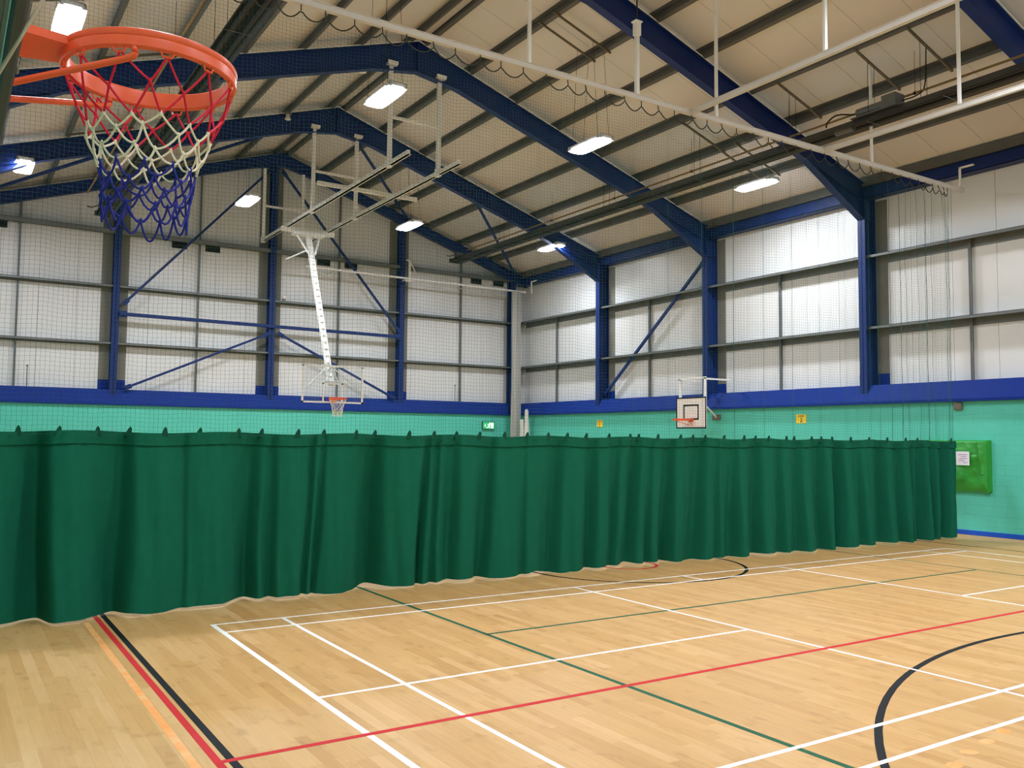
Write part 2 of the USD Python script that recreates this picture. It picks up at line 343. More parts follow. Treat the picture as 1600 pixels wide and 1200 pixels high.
part(wr, 'sill', MB().prism([(16.07, 2.87), (16.07, 2.93), (16.26, 3.33), (CX+.02, 3.36), (CX+.02, 2.87)], 1, NY, BY+.1), 'blue_paint', label='deep blue sloping sill')
for k in range(36):
    y0 = NY+k*1.0; y1 = min(y0+1, CY)
    part(wr, 'lining_sheet', B(CX, CX+.05, y0+.004, y1-.004, 3.3, 8.2), 'liner')
part(wr, 'outer_sheet', B(CX+.06, CX+.14, NY, CY+.2, 2.9, 8.4), 'backing')
for z in (4.755, 6.50):
    mb = MB(); x0, x1 = 16.25, CX-.005
    mb.box(x0, x0+.006, NY, CY-.3, z-.065, z); mb.box(x0, x1, NY, CY-.3, z-.008, z); mb.box(x0, x0+.02, NY, CY-.3, z-.068, z-.062)
    mb.box(x1-.006, x1, NY, CY-.3, z-.2, z)
    part(wr, 'girt', mb, 'galv')
for y in (-3.9, 1.15, 6.42, 11.68, 16.75):
    mb = MB().box(CX-.1, CX-.005, y-.004, y+.004, 3.34, 6.5); mb.box(CX-.1, CX-.094, y-.03, y+.03, 3.34, 6.5)
    part(wr, 'wall_post', mb, 'galv')
part(wr, 'eaves_beam', MB().box(16.28, 16.58, NY, CY-.2, 7.91, 7.924).box(16.28, 16.58, NY, CY-.2, 8.186, 8.2).box(16.28, 16.292, NY, CY-.2, 7.91, 8.2), 'steel_blue', label='blue eaves beam')
part(wr, 'eaves_purlin', MB().box(16.22, 16.23, NY, CY-.2, 8.21, 8.42).box(16.22, 16.32, NY, CY-.2, 8.2, 8.208), 'galv_dark')
for y in FRAMES[:4]:
    part(wr, 'column_backing', B(CX-.012, CX+.002, y-.41, y+.41, 3.34, 7.86), 'flashing')
    part(wr, 'plinth_sheet', B(CX-.016, CX+.002, y-.41, y+.41, 3.34, 3.62), 'blue_paint')
br = structure('baseboard_right', 'bright blue skirting strip along the foot of the right wall')
part(br, 'strip', MB().cbox(BX-.022, BX, NY, BY-.02, 0, .1, .004), 'skirting')

# ---------------------------------------------------------------- far gable wall
wf = structure('wall_far', 'far gable wall, mint blockwork band below white lining sheets and grey rails')
part(wf, 'core', B(LX-.4, BX+.1, BY+.006, CY+.4, 0, HB), 'mint')
block_wall(wf, 1, BY, LX, BX, HB, lambda x, z: z > 2.0 and x > -1.6)
part(wf, 'sill', MB().prism([(18.77, 2.87), (18.77, 2.93), (18.9, 3.33), (CY+.02, 3.36), (CY+.02, 2.87)], 0, LX-.3, BX), 'blue_paint', label='deep blue sloping sill')
for k in range(21):
    x0 = LX-.4+k*1.0; x1 = min(x0+1, CX+.1); a, b = x0+.004, x1-.004
    top = lambda x: ztop(x)+.18
    poly = [(a, 3.3), (b, 3.3), (b, top(b))] + ([(XC, top(XC))] if a < XC < b else []) + [(a, top(a))]
    part(wf, 'lining_sheet', MB().prism(poly, 1, CY, CY+.05), 'liner')
part(wf, 'outer_sheet', MB().prism([(LX-.4, 2.9), (CX+.2, 2.9), (CX+.2, ztop(CX)+.2), (XC, Z0+.2), (LX-.4, ztop(LX)+.2)], 1, CY+.06, CY+.14), 'backing')
for z, th in ((4.755, .1), (6.48, .1), (8.17, .17)):
    mb = MB(); y0, y1 = 18.9, CY-.005
    mb.box(LX-.3, CX-.02, y0, y0+.006, z-.065-(th-.1), z); mb.box(LX-.3, CX-.02, y0, y1, z-.008, z); mb.box(LX-.3, CX-.02, y1-.006, y1, z-.1, z)
    part(wf, 'girt', mb, 'galv')
for x in (-.78, 4.22, 8.92, 13.78):
    mb = MB().box(x-.004, x+.004, CY-.1, CY-.005, 3.34, ztop(x)); mb.box(x-.03, x+.03, CY-.1, CY-.094, 3.34, ztop(x))
    part(wf, 'wall_post', mb, 'galv')
GC = [1.79, 6.52, 11.22]
for x in GC:
    part(wf, 'column_backing', B(x-.38, x+.38, CY-.012, CY+.002, 3.34, ztop(x)-.1), 'flashing')
    part(wf, 'plinth_sheet', B(x-.38, x+.38, CY-.016, CY+.002, 3.34, 3.64), 'blue_paint')

# unseen walls, for the light they throw back
wl = structure('wall_left', 'left side wall behind the viewpoint, mint below and white above')
part(wl, 'blockwork', B(LX-.2, LX, NY, BY+.1, 0, 2.9), 'mint'); part(wl, 'lining', B(2*XC-CX-.1, 2*XC-CX, NY, CY, 2.9, 8.4), 'liner'); part(wl, 'sill', B(2*XC-CX-.1, LX+.1, NY, BY, 2.9, 3.3), 'blue_paint')
wn = structure('wall_near', 'near gable wall behind the viewpoint, mint below and white above')
part(wn, 'blockwork', B(LX-.4, CX+.4, NY-.2, NY, 0, 2.9), 'mint')
part(wn, 'lining', MB().prism([(LX-.4, 2.9), (CX+.2, 2.9), (CX+.2, ztop(CX)+.3), (XC, Z0+.3), (LX-.4, ztop(LX)+.3)], 1, NY-.2, NY-.05), 'liner')

# ---------------------------------------------------------------- steel frame
CI, CO = 16.16, 16.585                                                       # inner and outer flange of the side columns
def frame(y, label, gable=False):
    t = thing('portal_frame', label, 'steel frame', (XC, y, 0))
    fw, tf, tw = .19, .016, .012; D = .46
    for s in (1, -1):
        X = lambda x: XC+s*(x-XC)
        if not gable:
            mb = MB(); zt = ztop(CI)
            mb.box(min(X(CI), X(CI+tf)), max(X(CI), X(CI+tf)), y-fw/2, y+fw/2, 3.0, zt-.3); mb.box(min(X(CO-tf), X(CO)), max(X(CO-tf), X(CO)), y-fw/2, y+fw/2, 3.0, zt-.05)
            mb.box(min(X(CI), X(CO)), max(X(CI), X(CO)), y-tw/2, y+tw/2, 3.0, zt-.05)
            part(t, 'column', mb, 'steel_blue')
        xe = CI+.02 if not gable else CI+.3
        d = D if not gable else .34
        top = [(XC, ztop(XC)), (xe, ztop(xe))]
        bot = [(XC, ztop(XC)-.74 if not gable else ztop(XC)-.42), (XC+1.1, ztop(XC+1.1)-(D+.1 if not gable else d))] + [(xe, ztop(xe)-d)]
        mb = MB()
        poly = top+bot[::-1]
        mb.prism([(X(a), b) for a, b in poly], 1, y-tw/2, y+tw/2)
        mb.bar((X(XC), y, ztop(XC)-tf/2), (X(xe), y, ztop(xe)-tf/2), fw, tf)
        for (a, b), (c, e) in zip(bot[:-1], bot[1:]): mb.bar((X(a), y, b+tf/2), (X(c), y, e+tf/2), fw, tf)
        mb.bar((X(XC+.006), y, ztop(XC)-.01), (X(XC+.006), y, bot[0][1]+.01), .012, fw, (0, 1, 0)) if not gable else None
        part(t, 'rafter', mb, 'steel_blue')
        if not gable:
            h = [(14.15, ztop(14.15)-D+.02), (CI+.005, ztop(CI)-D+.02), (CI+.005, 7.38)]
            mb = MB().prism([(X(a), b) for a, b in h], 1, y-tw/2, y+tw/2); mb.bar((X(14.05), y, ztop(14.05)-D-.008), (X(CI+.01), y, 7.37), fw, tf)
            part(t, 'haunch', mb, 'steel_blue')
            mb = MB().box(min(X(CI), X(CO)), max(X(CI), X(CO)), y-fw/2+.01, y+fw/2-.01, 7.37, 7.385)
            for zz in (0,): pass
            part(t, 'stiffener', mb, 'steel_blue')
    if not gable:
        part(t, 'conduit', MB().tube([(XC-8.9, y-.11, ztop(XC-8.9)+.012), (XC, y-.11, ztop(XC)+.012), (XC+8.9, y-.11, ztop(XC+8.9)+.012)], .012, 6), 'white_paint', label='thin grey cable conduit along the top of the rafters')
    return t
names = ['blue steel roof frame nearest, cutting the top right corner', 'blue steel portal frame with its column at the right beside the curtain end',
         'blue steel portal frame with its column just right of the small wall backboard', 'blue steel portal frame fourth from the front, column left of the diagonal wall rod',
         'blue steel rafters against the far gable wall']
for y, n in zip(FRAMES, names): frame(y, n, y == FRAMES[-1])
def hcol(name, x, y, z1, label, z0=3.0, w=.19, d=.3):
    t = thing(name, label, 'steel column', (x, y, z0)); tf = .014
    mb = MB().box(x-w/2, x+w/2, y-d/2, y-d/2+tf, z0, z1).box(x-w/2, x+w/2, y+d/2-tf, y+d/2, z0, z1).box(x-.006, x+.006, y-d/2, y+d/2, z0, z1)
    part(t, 'shaft', mb, 'steel_blue'); part(t, 'cap_plate', B(x-w/2-.02, x+w/2+.02, y-d/2, y+d/2, z1-.02, z1), 'steel_blue')
    return t
for x, n in zip(GC, ('blue gable column left of the far basketball frame', 'blue gable column under the roof ridge', 'blue gable column right of the far basketball board')):
    hcol('gable_column', x, 19.0, ztop(x)-.3, n)
hcol('corner_column', 15.98, 19.02, ztop(15.98)-.2, 'dark blue column in the far right corner', w=.22)
def rod(name, p, q, w, h, mname, label, cat, group=None):
    t = thing(name, label, cat, p, group=group); p, q = np.asarray(p, float), np.asarray(q, float); d = (q-p)/np.linalg.norm(q-p)
    part(t, 'bar', MB().bar(p, q, w, h), mname)
    mb = MB()
    for e, s in ((p, 1), (q, -1)): mb.bar(e-d*s*.02, e+d*s*.2, w*.25, h*2.0)
    part(t, 'end_plate', mb, mname); return t
YB = 18.78
rod('tie_beam', (GC[0]+.1, YB, 5.6), (GC[2]-.1, YB, 5.56), .1, .1, 'steel_blue', 'blue horizontal tube across the far gable wall', 'tie beam')
rod('brace_rod', (6.42, YB, 5.34), (2.1, YB, 3.38), .07, .07, 'steel_blue', 'blue diagonal tube low on the gable, left of the middle column', 'brace')
rod('brace_rod', (6.72, YB, 5.36), (10.95, YB, 3.36), .07, .07, 'steel_blue', 'blue diagonal tube behind the far basketball board', 'brace')
rod('brace_rod', (6.4, YB, 10.85), (1.98, YB, 5.9), .07, .07, 'steel_blue', 'dark diagonal bar high on the gable, sloping down to the left', 'brace')
rod('brace_rod', (6.72, YB, 10.8), (11.12, YB, 5.7), .07, .07, 'steel_blue', 'dark diagonal bar high on the gable, sloping down to the right', 'brace')
rod('brace_rod', (16.42, 9.1, 7.35), (16.42, 14.05, 3.3), .075, .075, 'steel_blue', 'blue diagonal tube across the white right wall, second bay', 'brace')
zr = lambda x: ztop(x)-.12
for (a, b, n) in ((6.8, 11.3, 'dark roof bracing bar right of the ridge in the end bay'), (11.1, 15.9, 'dark roof bracing bar above the far right corner'),
                  (6.5, 2.1, 'dark roof bracing bar left of the ridge in the end bay'), (2.25, -2.5, 'dark roof bracing bar behind the hanging lamp at the far left')):
    rod('roof_brace', (a, 14.0, zr(a)), (b, 18.6, zr(b)), .07, .07, 'steel_blue', n, 'brace')

# ---------------------------------------------------------------- lamps
ROWS, COLS, ZL = [5.36, 14.2, -3.5, -12.3], [-1.05, 4.29, 9.17, 14.42], 8.35
LN = {(0, 0): 'bright white bay lamp behind the orange basketball rim, top left', (0, 1): 'bright white bay lamp under the ridge, above the white hoop frame', (0, 2): 'bright white bay lamp in front of the blue rafter at top centre',
      (0, 3): 'bright white bay lamp nearest the right wall', (1, 0): 'small bright bay lamp at the far left edge', (1, 1): 'small bright bay lamp left of the hoop frame, by the diagonal brace',
      (1, 2): 'small bright bay lamp before the gable column right of the hoop frame', (1, 3): 'small bright bay lamp at the foot of the fourth rafter'}
def lamp(r, c):
    x, y, z = COLS[c], ROWS[r], ZL; a, b, h = .2, .57, .1
    seen = (r, c) in LN
    t = thing('bay_lamp', LN.get((r, c), 'white bay lamp hanging behind the viewpoint'), 'lamp', (x, y, z), group=None if seen else 'bay lamps behind the viewpoint')
    mb = MB().prism([(x-a, z), (x-a*.8, z+h), (x+a*.8, z+h), (x+a, z), (x+a-.012, z), (x+a*.8-.012, z+h-.012), (x-a*.8+.012, z+h-.012), (x-a+.012, z)], 1, y-b, y+b)
    mb.box(x-a*.9, x+a*.9, y-b, y-b+.012, z, z+h-.004); mb.box(x-a*.9, x+a*.9, y+b-.012, y+b, z, z+h-.004)
    part(t, 'housing', mb, 'lamp_body')
    n = 10; pts = []
    for i in range(20):                                                     # rounded oblong diffuser
        an = 2*np.pi*(i+.5)/20; ca, sa = math.cos(an), math.sin(an)
        pts.append((x+a*np.sign(ca)*abs(ca)**.35, y+b*np.sign(sa)*abs(sa)**.35))
    pts = np.array(pts); c2 = pts.mean(0); lay = [(1.0, z+.03), (1.02, z), (.97, z-.02), (.8, z-.03)]; N = len(pts)
    v = np.vstack([np.column_stack([c2+(pts-c2)*k, np.full(N, zz)]) for k, zz in lay]+[[[*c2, z-.032]]])
    f = [(l*N+i, (l+1)*N+i, (l+1)*N+(i+1) % N, l*N+(i+1) % N) for l in range(3) for i in range(N)]+[(3*N+i, 4*N, 4*N, 3*N+(i+1) % N) for i in range(N)]
    f = np.array(f); f = np.vstack([f[:, [0, 1, 2]], f[:, [0, 2, 3]]]); f = f[[len(set(q)) == 3 for q in f.tolist()]]
    part(t, 'diffuser', MB().add(v, f), 'diffuser', label='glowing white diffuser bowl')
    xs = XC+(1 if x > XC else -1)*(PURLINS[[np.argmin([abs(abs(x-XC)-(PURLINS[k]+PURLINS[k+1])/2) for k in range(6)])][0]])
    s = 1 if x > XC else -1; k = int(np.argmin([abs(abs(x-XC)-(PURLINS[k]+PURLINS[k+1])/2) for k in range(6)])); x0, x1 = XC+s*PURLINS[k], XC+s*PURLINS[k+1]
    for yy in ((y-.27, y+.27) if r != 1 else (y-.05, y+.38)):
        d = np.array([x1-x0, 0, ztop(x1)-ztop(x0)]); d /= np.linalg.norm(d)
        part(t, 'support_bar', MB().bar(np.array([x0, yy, ztop(x0)-.02])-d*.1, np.array([x1, yy, ztop(x1)-.02])+d*.12, .04, .035), 'bar_bronze')
        for xx in (x-.15, x+.15):
            xt = np.clip(xx, min(x0, x1), max(x0, x1))
            part(t, 'suspension_wire', MB().tube([(xx, y+(.45 if yy > y+.1 else -.45), z+h-.01), (xt, yy, ztop(xt)-.03)], .004, 5), 'cable')
for r in range(4):
    for c in range(4): lamp(r, c)

# ---------------------------------------------------------------- radiant heaters and gas pipes
def heater(xc, label, y0, y1, yb):
    z = 8.25; t = thing('radiant_heater', label, 'heater', (xc, y0, z))
    mb = MB(); w = .23
    for s in (-1, 1):
        mb.prism([(xc+s*.1, z+.1), (xc+s*w, z-.06), (xc+s*w, z-.068), (xc+s*.1, z+.092)], 1, y0, y1)
    mb.prism([(xc-.1, z+.1), (xc+.1, z+.1), (xc+.1, z+.092), (xc-.1, z+.092)], 1, y0, y1)
    mb.box(xc-.2, xc+.2, y1-.006, y1, z-.055, z+.09)
    part(t, 'reflector', mb, 'reflector')
    for s in (-1, 1): part(t, 'radiant_tube', MB().tube([(xc+s*.1, y0, z-.01), (xc+s*.1, y1-.05, z-.01)], .045, 12), 'radiant_tube', smooth=40)
    n = int((y1-y0)/1.55)
    for k in range(n):
        yy = y0+.6+k*1.55
        part(t, 'tube_hanger', MB().tube([(xc-.22, yy, z-.062), (xc-.1, yy, z-.058), (xc+.1, yy, z-.058), (xc+.22, yy, z-.062)], .006, 5), 'galv')
    s = 1 if xc > XC else -1; ka, kb = 4, 5
    for yy in (yb-.9, yb+.2, yb+2.1, yb+4.95, yb+8.4, yb+13.5):
        x0, x1 = XC+s*PURLINS[ka], XC+s*PURLINS[kb]
        part(t, 'support_bar', MB().bar((x0, yy, ztop(x0)-.02), (x1+s*.1, yy, ztop(x1+s*.1)-.02), .04, .04), 'bar_bronze')
        for q, (xx, zb) in enumerate(((xc-s*.1, z+.1), (xc+s*.1, z+.1))):
            part(t, 'suspension_wire', MB().tube([(xx, yy, zb), (xx, yy, ztop(xx)-.03)], .005, 5), 'cable')
    # burner on top
    if yb > 0:
        y = yb; part(t, 'burner_box', MB().cbox(xc-.16, xc+.14, y-.42, y-.12, z+.12, z+.36, .006), 'galv')
        part(t, 'burner_fan', MB().tube([(xc, y-.12, z+.24), (xc, y+.5, z+.24)], .09, 16), 'galv', smooth=40)
        part(t, 'burner_plate', B(xc-.18, xc+.18, y-.45, y+.55, z+.1, z+.12), 'galv')
        part(t, 'burner_flange', MB().tube([(xc-.08, y+.55, z-.02), (xc-.08, y+.95, z-.02)], .085, 16), 'galv_dark', smooth=40)
        part(t, 'burner_hose', MB().tube(bez([(xc-.1, y+.5, z+.2), (xc-.25, y+.8, z+.25), (xc-.28, y+1.0, z+.16), (xc-.2, y+1.1, z+.1)]), .016, 8), 'cable', smooth=True)
        part(t, 'supply_cable', MB().tube(bez([(xc+.05, y-.42, z+.22), (xc+.1, y-.7, z+.25), (xc+.12, y-.85, z+.4), (xc+.1, y-.9, ztop(xc)-.1)]), .012, 6), 'cable', smooth=True)
    else:
        part(t, 'supply_cable', MB().tube([(xc, y1-.3, z+.1), (xc-.05, y1-.35, z+.7), (xc, y1-.3, ztop(xc)-.1)], .012, 6), 'cable')
    part(t, 'end_bracket', MB().cbox(xc-.14, xc+.14, y1-.42, y1-.22, z+.1, z+.26, .006).tube([(xc-.1, y1-.3, z+.2), (xc-.3, y1-.2, z+.12), (xc-.42, y1-.25, z+.12)], .02, 8), 'galv_dark')
    return t
heater(12.62, 'dark radiant heater trough with a burner box, under the right roof slope', -6, 17.6, .65)
heater(1.15, 'dark radiant heater trough running away above the orange rim', -6, 17.6, -.01)
def pipe(x, z, y0, y1, label):
    t = thing('gas_pipe', label, 'pipe', (x, y0, z)); part(t, 'tube', MB().tube([(x, y0, z), (x, y1, z)], .022, 10), 'gas_pipe', smooth=40)
    for y in np.arange(y0+1.1, y1, 2.95):
        part(t, 'pipe_clip', MB().tube([(x, y-.02, z), (x, y+.02, z)], .032, 10), 'cable', smooth=40); part(t, 'hanging_wire', MB().tube([(x, y, z), (x, y, ztop(x)-.01)], .004, 5), 'cable')
pipe(12.74, 8.56, -7, 16.9, 'thin brown gas pipe beside the heater under the right roof slope')
pipe(.63, 8.56, -7, 16.6, 'thin yellowish gas pipe left of the heater above the orange rim')

# ---------------------------------------------------------------- curtain track, net tracks
YT = .95
ct = thing('curtain_track', 'long pale track crossing the hall high up, carrying the divider net', 'curtain track', (XC, YT, 7.43))
part(ct, 'rail', MB().box(-2.75, 15.95, YT-.035, YT+.035, 7.39, 7.47).box(-2.75, 15.95, YT-.05, YT+.05, 7.462, 7.47), 'track_paint')
for x in (4.59, 8.45, 12.75):
    zt = ztop(x)-.01
    part(ct, 'hanger', MB().box(x-.025, x+.025, YT-.02, YT+.02, 7.47, zt), 'white_paint')
part(ct, 'hanger', MB().box(6.64, 6.70, YT-.03, YT+.03, 7.47, 8.46), 'white_paint'); part(ct, 'hanger_bracket', MB().cbox(6.62, 6.72, YT-.05, YT+.05, 8.44, 8.68, .006).box(6.60, 6.74, YT-.06, YT+.06, 8.66, 8.68), 'white_paint')
part(ct, 'hanger_rod', MB().tube([(6.67, YT, 8.66), (6.67, YT, ztop(6.67))], .012, 6), 'cable')
for x, n, hy in ((7.85, 'pale net track running back overhead from the curtain track, left of two', -1.72), (11.3, 'pale net track running back overhead from the curtain track, right of two', -1.68)):
    t = thing('net_track', n, 'net track', (x, 0, 7.45))
    part(t, 'rail', MB().box(x-.035, x+.035, -8.5, YT-.04, 7.4, 7.48).box(x-.05, x+.05, -8.5, YT-.04, 7.472, 7.48), 'track_paint')
    zb = ztop(x)-.46
    part(t, 'hanger', MB().box(x-.028, x+.028, hy-.02, hy+.02, 7.48, zb-.02), 'white_paint')
    part(t, 'beam_clamp', MB().box(x-.14, x+.14, hy-.06, hy+.06, zb-.05, zb-.02).box(x-.14, x-.1, hy-.06, hy+.18, zb-.06, zb+.03).box(x+.1, x+.14, hy-.06, hy+.18, zb-.06, zb+.03), 'white_paint')

# ---------------------------------------------------------------- divider: net above, green curtain below
dv = thing('divider_curtain', 'long dark green divider curtain with fine netting above, hung across the hall', 'curtain', (XC, YT, 0))
X0, X1 = -2.7, 15.36
HOOKS = np.array([-2.6, -2.2, -1.8, -1.4, -1.0, -.6, -.2, .2, .5, .82, 1.13, 1.45, 1.85, 2.24, 2.6, 3.0, 3.35, 3.75, 4.1, 4.48, 4.9, 5.29, 5.63, 6.01, 6.4, 6.76, 7.11, 7.48, 7.86, 8.23, 8.56, 8.94, 9.35, 9.75, 10.1, 10.5, 10.9, 11.3, 11.65, 12.0, 12.35, 12.7, 13.05, 13.4, 13.7, 14.0, 14.3, 14.55, 14.8, 15.0, 15.2, 15.34])
def fold(x, z):
    """depth of the hanging net: soft pleats, tighter at the gathered right end."""
    k = np.clip((x-11.5)/3.5, 0, 1)
    return YT-.02+(1-.75*np.clip((z-6.3)/.9, 0, 1))*((.055+.03*np.sin(x*.9))*np.sin(2*np.pi*x/.8+.8*np.sin(x*.7))*(1-.35*np.clip((3-z), 0, 1))+.02*np.sin(2*np.pi*x/.37+1)+k*.05*np.sin(2*np.pi*x/.33))
def topz(x):
    i = np.clip(np.searchsorted(HOOKS, x)-1, 0, len(HOOKS)-2); t = (x-HOOKS[i])/(HOOKS[i+1]-HOOKS[i])
    return 7.31-.12*4*np.clip(t*(1-t), 0, .25)
ZC = 1.99
nm = MB(); dx = .048
xs = np.arange(X0, X1, dx); zs = np.arange(ZC-.02, 7.3, dx)
def strips(P, r=.00115):
    """many polylines (n, k, 3) as three-sided cords."""
    n, k, _ = P.shape; t = np.gradient(P, axis=1); t /= np.linalg.norm(t, axis=2, keepdims=True)
    ref = np.array([0, 1.0, .01]); a = np.cross(t, ref); a /= np.linalg.norm(a, axis=2, keepdims=True); b = np.cross(t, a)
    V = np.stack([P+r*(math.cos(q)*a+math.sin(q)*b) for q in (0, 2.094, 4.189)], 2).reshape(-1, 3)
    i, j, e = np.meshgrid(np.arange(n), np.arange(k-1), np.arange(3), indexing='ij')
    A = (i*k+j)*3
    F = np.stack([A+e, A+(e+1) % 3, A+3+(e+1) % 3, A+3+e], -1).reshape(-1, 4)
    return V, F
ts = np.linspace(0, 1, 18)
P = np.stack([np.stack([np.full(18, x)+.004*np.sin(7*ts+x), fold(x, ZC-.02+ts*(topz(x)-ZC+.02)), ZC-.02+ts*(topz(x)-ZC+.02)], 1) for x in xs])
nm.add(*strips(P))
hx = np.arange(X0, X1+.01, .06)
P = []
for z in zs:
    zz = np.minimum(z+.006*np.sin(hx*9+z), topz(hx)); P.append(np.stack([hx, fold(hx, zz), zz], 1))
nm.add(*strips(np.array(P)))
part(dv, 'netting', nm, 'net_cord', kind='stuff', label='fine square mesh of thin dark green cord')
hp = np.arange(X0, X1, .035); part(dv, 'head_rope', MB().tube(np.stack([hp, fold(hp, 7.2), topz(hp)], 1), .009, 5), 'net_rope', label='scalloped rope along the top of the net')
for x in HOOKS: part(dv, 'net_hook', MB().tube([(x, YT, 7.4), (x, float(fold(x, 7.3)), float(topz(x))-.005)], .008, 5), 'net_rope')
for x in list(np.linspace(13.2, 15.34, 8))+[X1-.02]:
    zz = np.linspace(ZC, float(topz(x)), 30); part(dv, 'gathered_cord', MB().tube(np.stack([x+.02*np.sin(3*zz), fold(x, zz), zz], 1), .0032, 4), 'net_cord')
# the cloth
FOLDS = [(-1.55, .22, .20), (-.76, .17, .24), (-.1, .05, .12), (.70, .16, .2), (.95, .08, .1), (1.42, .06, .05), (1.56, .05, .05), (2.30, .17, .22), (3.02, .08, .06), (3.2, .06, .06), (3.45, .09, .14), (4.0, .09, .12), (4.6, .05, .1), (5.18, .13, .2), (5.85, .1, .14), (6.3, .06, .1), (6.68, .12, .15), (7.0, .05, .08), (7.42, .13, .14), (8.08, .14, .2), (8.45, .06, .1), (8.86, .11, .16), (9.42, .12, .16), (9.98, .1, .14), (10.46, .13, .16), (11.11, .15, .2), (11.64, .17, .18), (12.2, .1, .16), (12.92, .18, .2), (13.5, .13, .16), (13.95, .1, .12), (14.25, .16, .16), (14.65, .12, .12), (15.08, .16, .14)]
bx = [-3, -1.83, -1.44, -.95, .77, 2.0, 2.6, 4.5, 7, 9, 10.5, 14, 15.4]; by = [.95, .92, .78, .8, 1.02, 1.1, 1.12, 1.05, 1.08, .95, .82, .82, .84]
def cloth(x, v):
    """depth of the cloth at x; v = 0 at the hem, 1 at the top."""
    y = np.interp(x, bx, by)*(1-v)+YT*v
    a = 1-.55*v**2
    for c, d, w in FOLDS:
        q = (x-c-.05*(v-.5)*math.sin(c*5))/w
        y = y+a*d*1.9*np.where(q < 0, np.exp(-q*q*.6), np.exp(-q*q*7))
    y = y-.05*a*np.abs(np.sin(np.pi*x/.78))+.012*np.sin(x*13+3*v)*a+.006*np.sin(x*29+5*v)
    return y
nu, nv = 1300, 26; ux = np.linspace(X0, X1, nu); vv = np.linspace(0, 1, nv)
Xg, Vg = np.meshgrid(ux, vv, indexing='ij')
hem = .024+.012*np.sin(ux*2.1)+.009*np.sin(ux*5.3+1)
for c in (2.36, 4.85, -.62, 6.6): hem = hem+.035*np.exp(-((ux-c)/.16)**2)
ztc = ZC+.012*np.sin(ux*4.1)
for x in HOOKS: pass
Zg = hem[:, None]+(ztc-hem)[:, None]*Vg; Yg = cloth(Xg, Vg)
wr_ = meshkit.fbm(np.stack([Xg*7, Vg*3.2, Xg*0+2], -1), 4); Yg = Yg+.035*(wr_-.5)
Xr = Xg+.012*np.sin(Vg*6+Xg*3)*(1-Vg)+(.07-.27*(1-Vg))*np.clip((Xg-13)/2.3, 0, 1)**2
gi, gj = np.meshgrid(np.arange(nu-1), np.arange(nv-1), indexing='ij')
F1 = np.stack([gi*nv+gj, (gi+1)*nv+gj, (gi+1)*nv+gj+1, gi*nv+gj+1], -1).reshape(-1, 4)
Vf = np.stack([Xr, Yg, Zg], -1).reshape(-1, 3); Vb = Vf+[0, .006, 0]
def rim_faces(nu, nv):
    loop = [i*nv for i in range(nu)]+[(nu-1)*nv+j for j in range(1, nv)]+[i*nv+nv-1 for i in range(nu-2, -1, -1)]+[j for j in range(nv-2, 0, -1)]
    N = nu*nv; L = len(loop)
    return [(loop[(k+1) % L], loop[k], loop[k]+N, loop[(k+1) % L]+N) for k in range(L)]
part(dv, 'cloth', MB().add(np.vstack([Vf, Vb]), np.vstack([F1, F1[:, ::-1]+nu*nv, rim_faces(nu, nv)])), 'curtain', smooth=50, label='heavy dark green cloth skirt of the divider')
# stitched heading band
nh = 6; vh = np.linspace(0, 1, nh); Xh, Vh = np.meshgrid(ux, vh, indexing='ij'); zf = (ZC-.125)+.14*Vh
Yh = cloth(Xh, (zf-.03)/(ZC-.03))+.035*(meshkit.fbm(np.stack([Xh*7, (zf-.03)/(ZC-.03)*3.2, Xh*0+2], -1), 4)-.5)-.012-.012*meshkit.fbm(np.stack([Xh*22, zf*30, Xh*0], -1), 3)
Hf = np.stack([Xh+.06*np.clip((Xh-13)/2.3, 0, 1)**2, Yh, zf+ (ztc-ZC)[:, None]], -1).reshape(-1, 3); Hb = Hf+[0, .026, 0]
gi, gj = np.meshgrid(np.arange(nu-1), np.arange(nh-1), indexing='ij'); F2 = np.stack([gi*nh+gj, (gi+1)*nh+gj, (gi+1)*nh+gj+1, gi*nh+gj+1], -1).reshape(-1, 4)
part(dv, 'heading_band', MB().add(np.vstack([Hf, Hb]), np.vstack([F2, F2[:, ::-1]+nu*nh, rim_faces(nu, nh)])), 'hem', smooth=50)
TABS = [-2.15, -1.77, -1.41, -1.01, -.7, -.33, .04, .51, .78, 1.2, 1.56, 1.97, 2.29, 2.71, 3.09, 3.45, 3.79, 4.2, 4.61, 4.97, 5.3, 5.66, 6.08, 6.54, 6.73, 7.09, 7.55, 7.9, 8.16, 8.58, 9.03, 9.43, 9.65, 10.14, 10.43, 10.87, 11.15, 11.45, 11.95, 12.5, 13.07, 13.63, 14.24, 15.2]
for x in TABS:
    y = float(cloth(np.array(x), .99)); lean = rng.uniform(-.01, .02)
    part(dv, 'tab', MB().prism([(x-.035, ZC-.03), (x+.04, ZC-.03), (x+.03+lean, ZC+.05), (x+.015+lean, ZC+.075), (x-.002+lean, ZC+.055)], 1, y-.02, y+.004), 'tab')

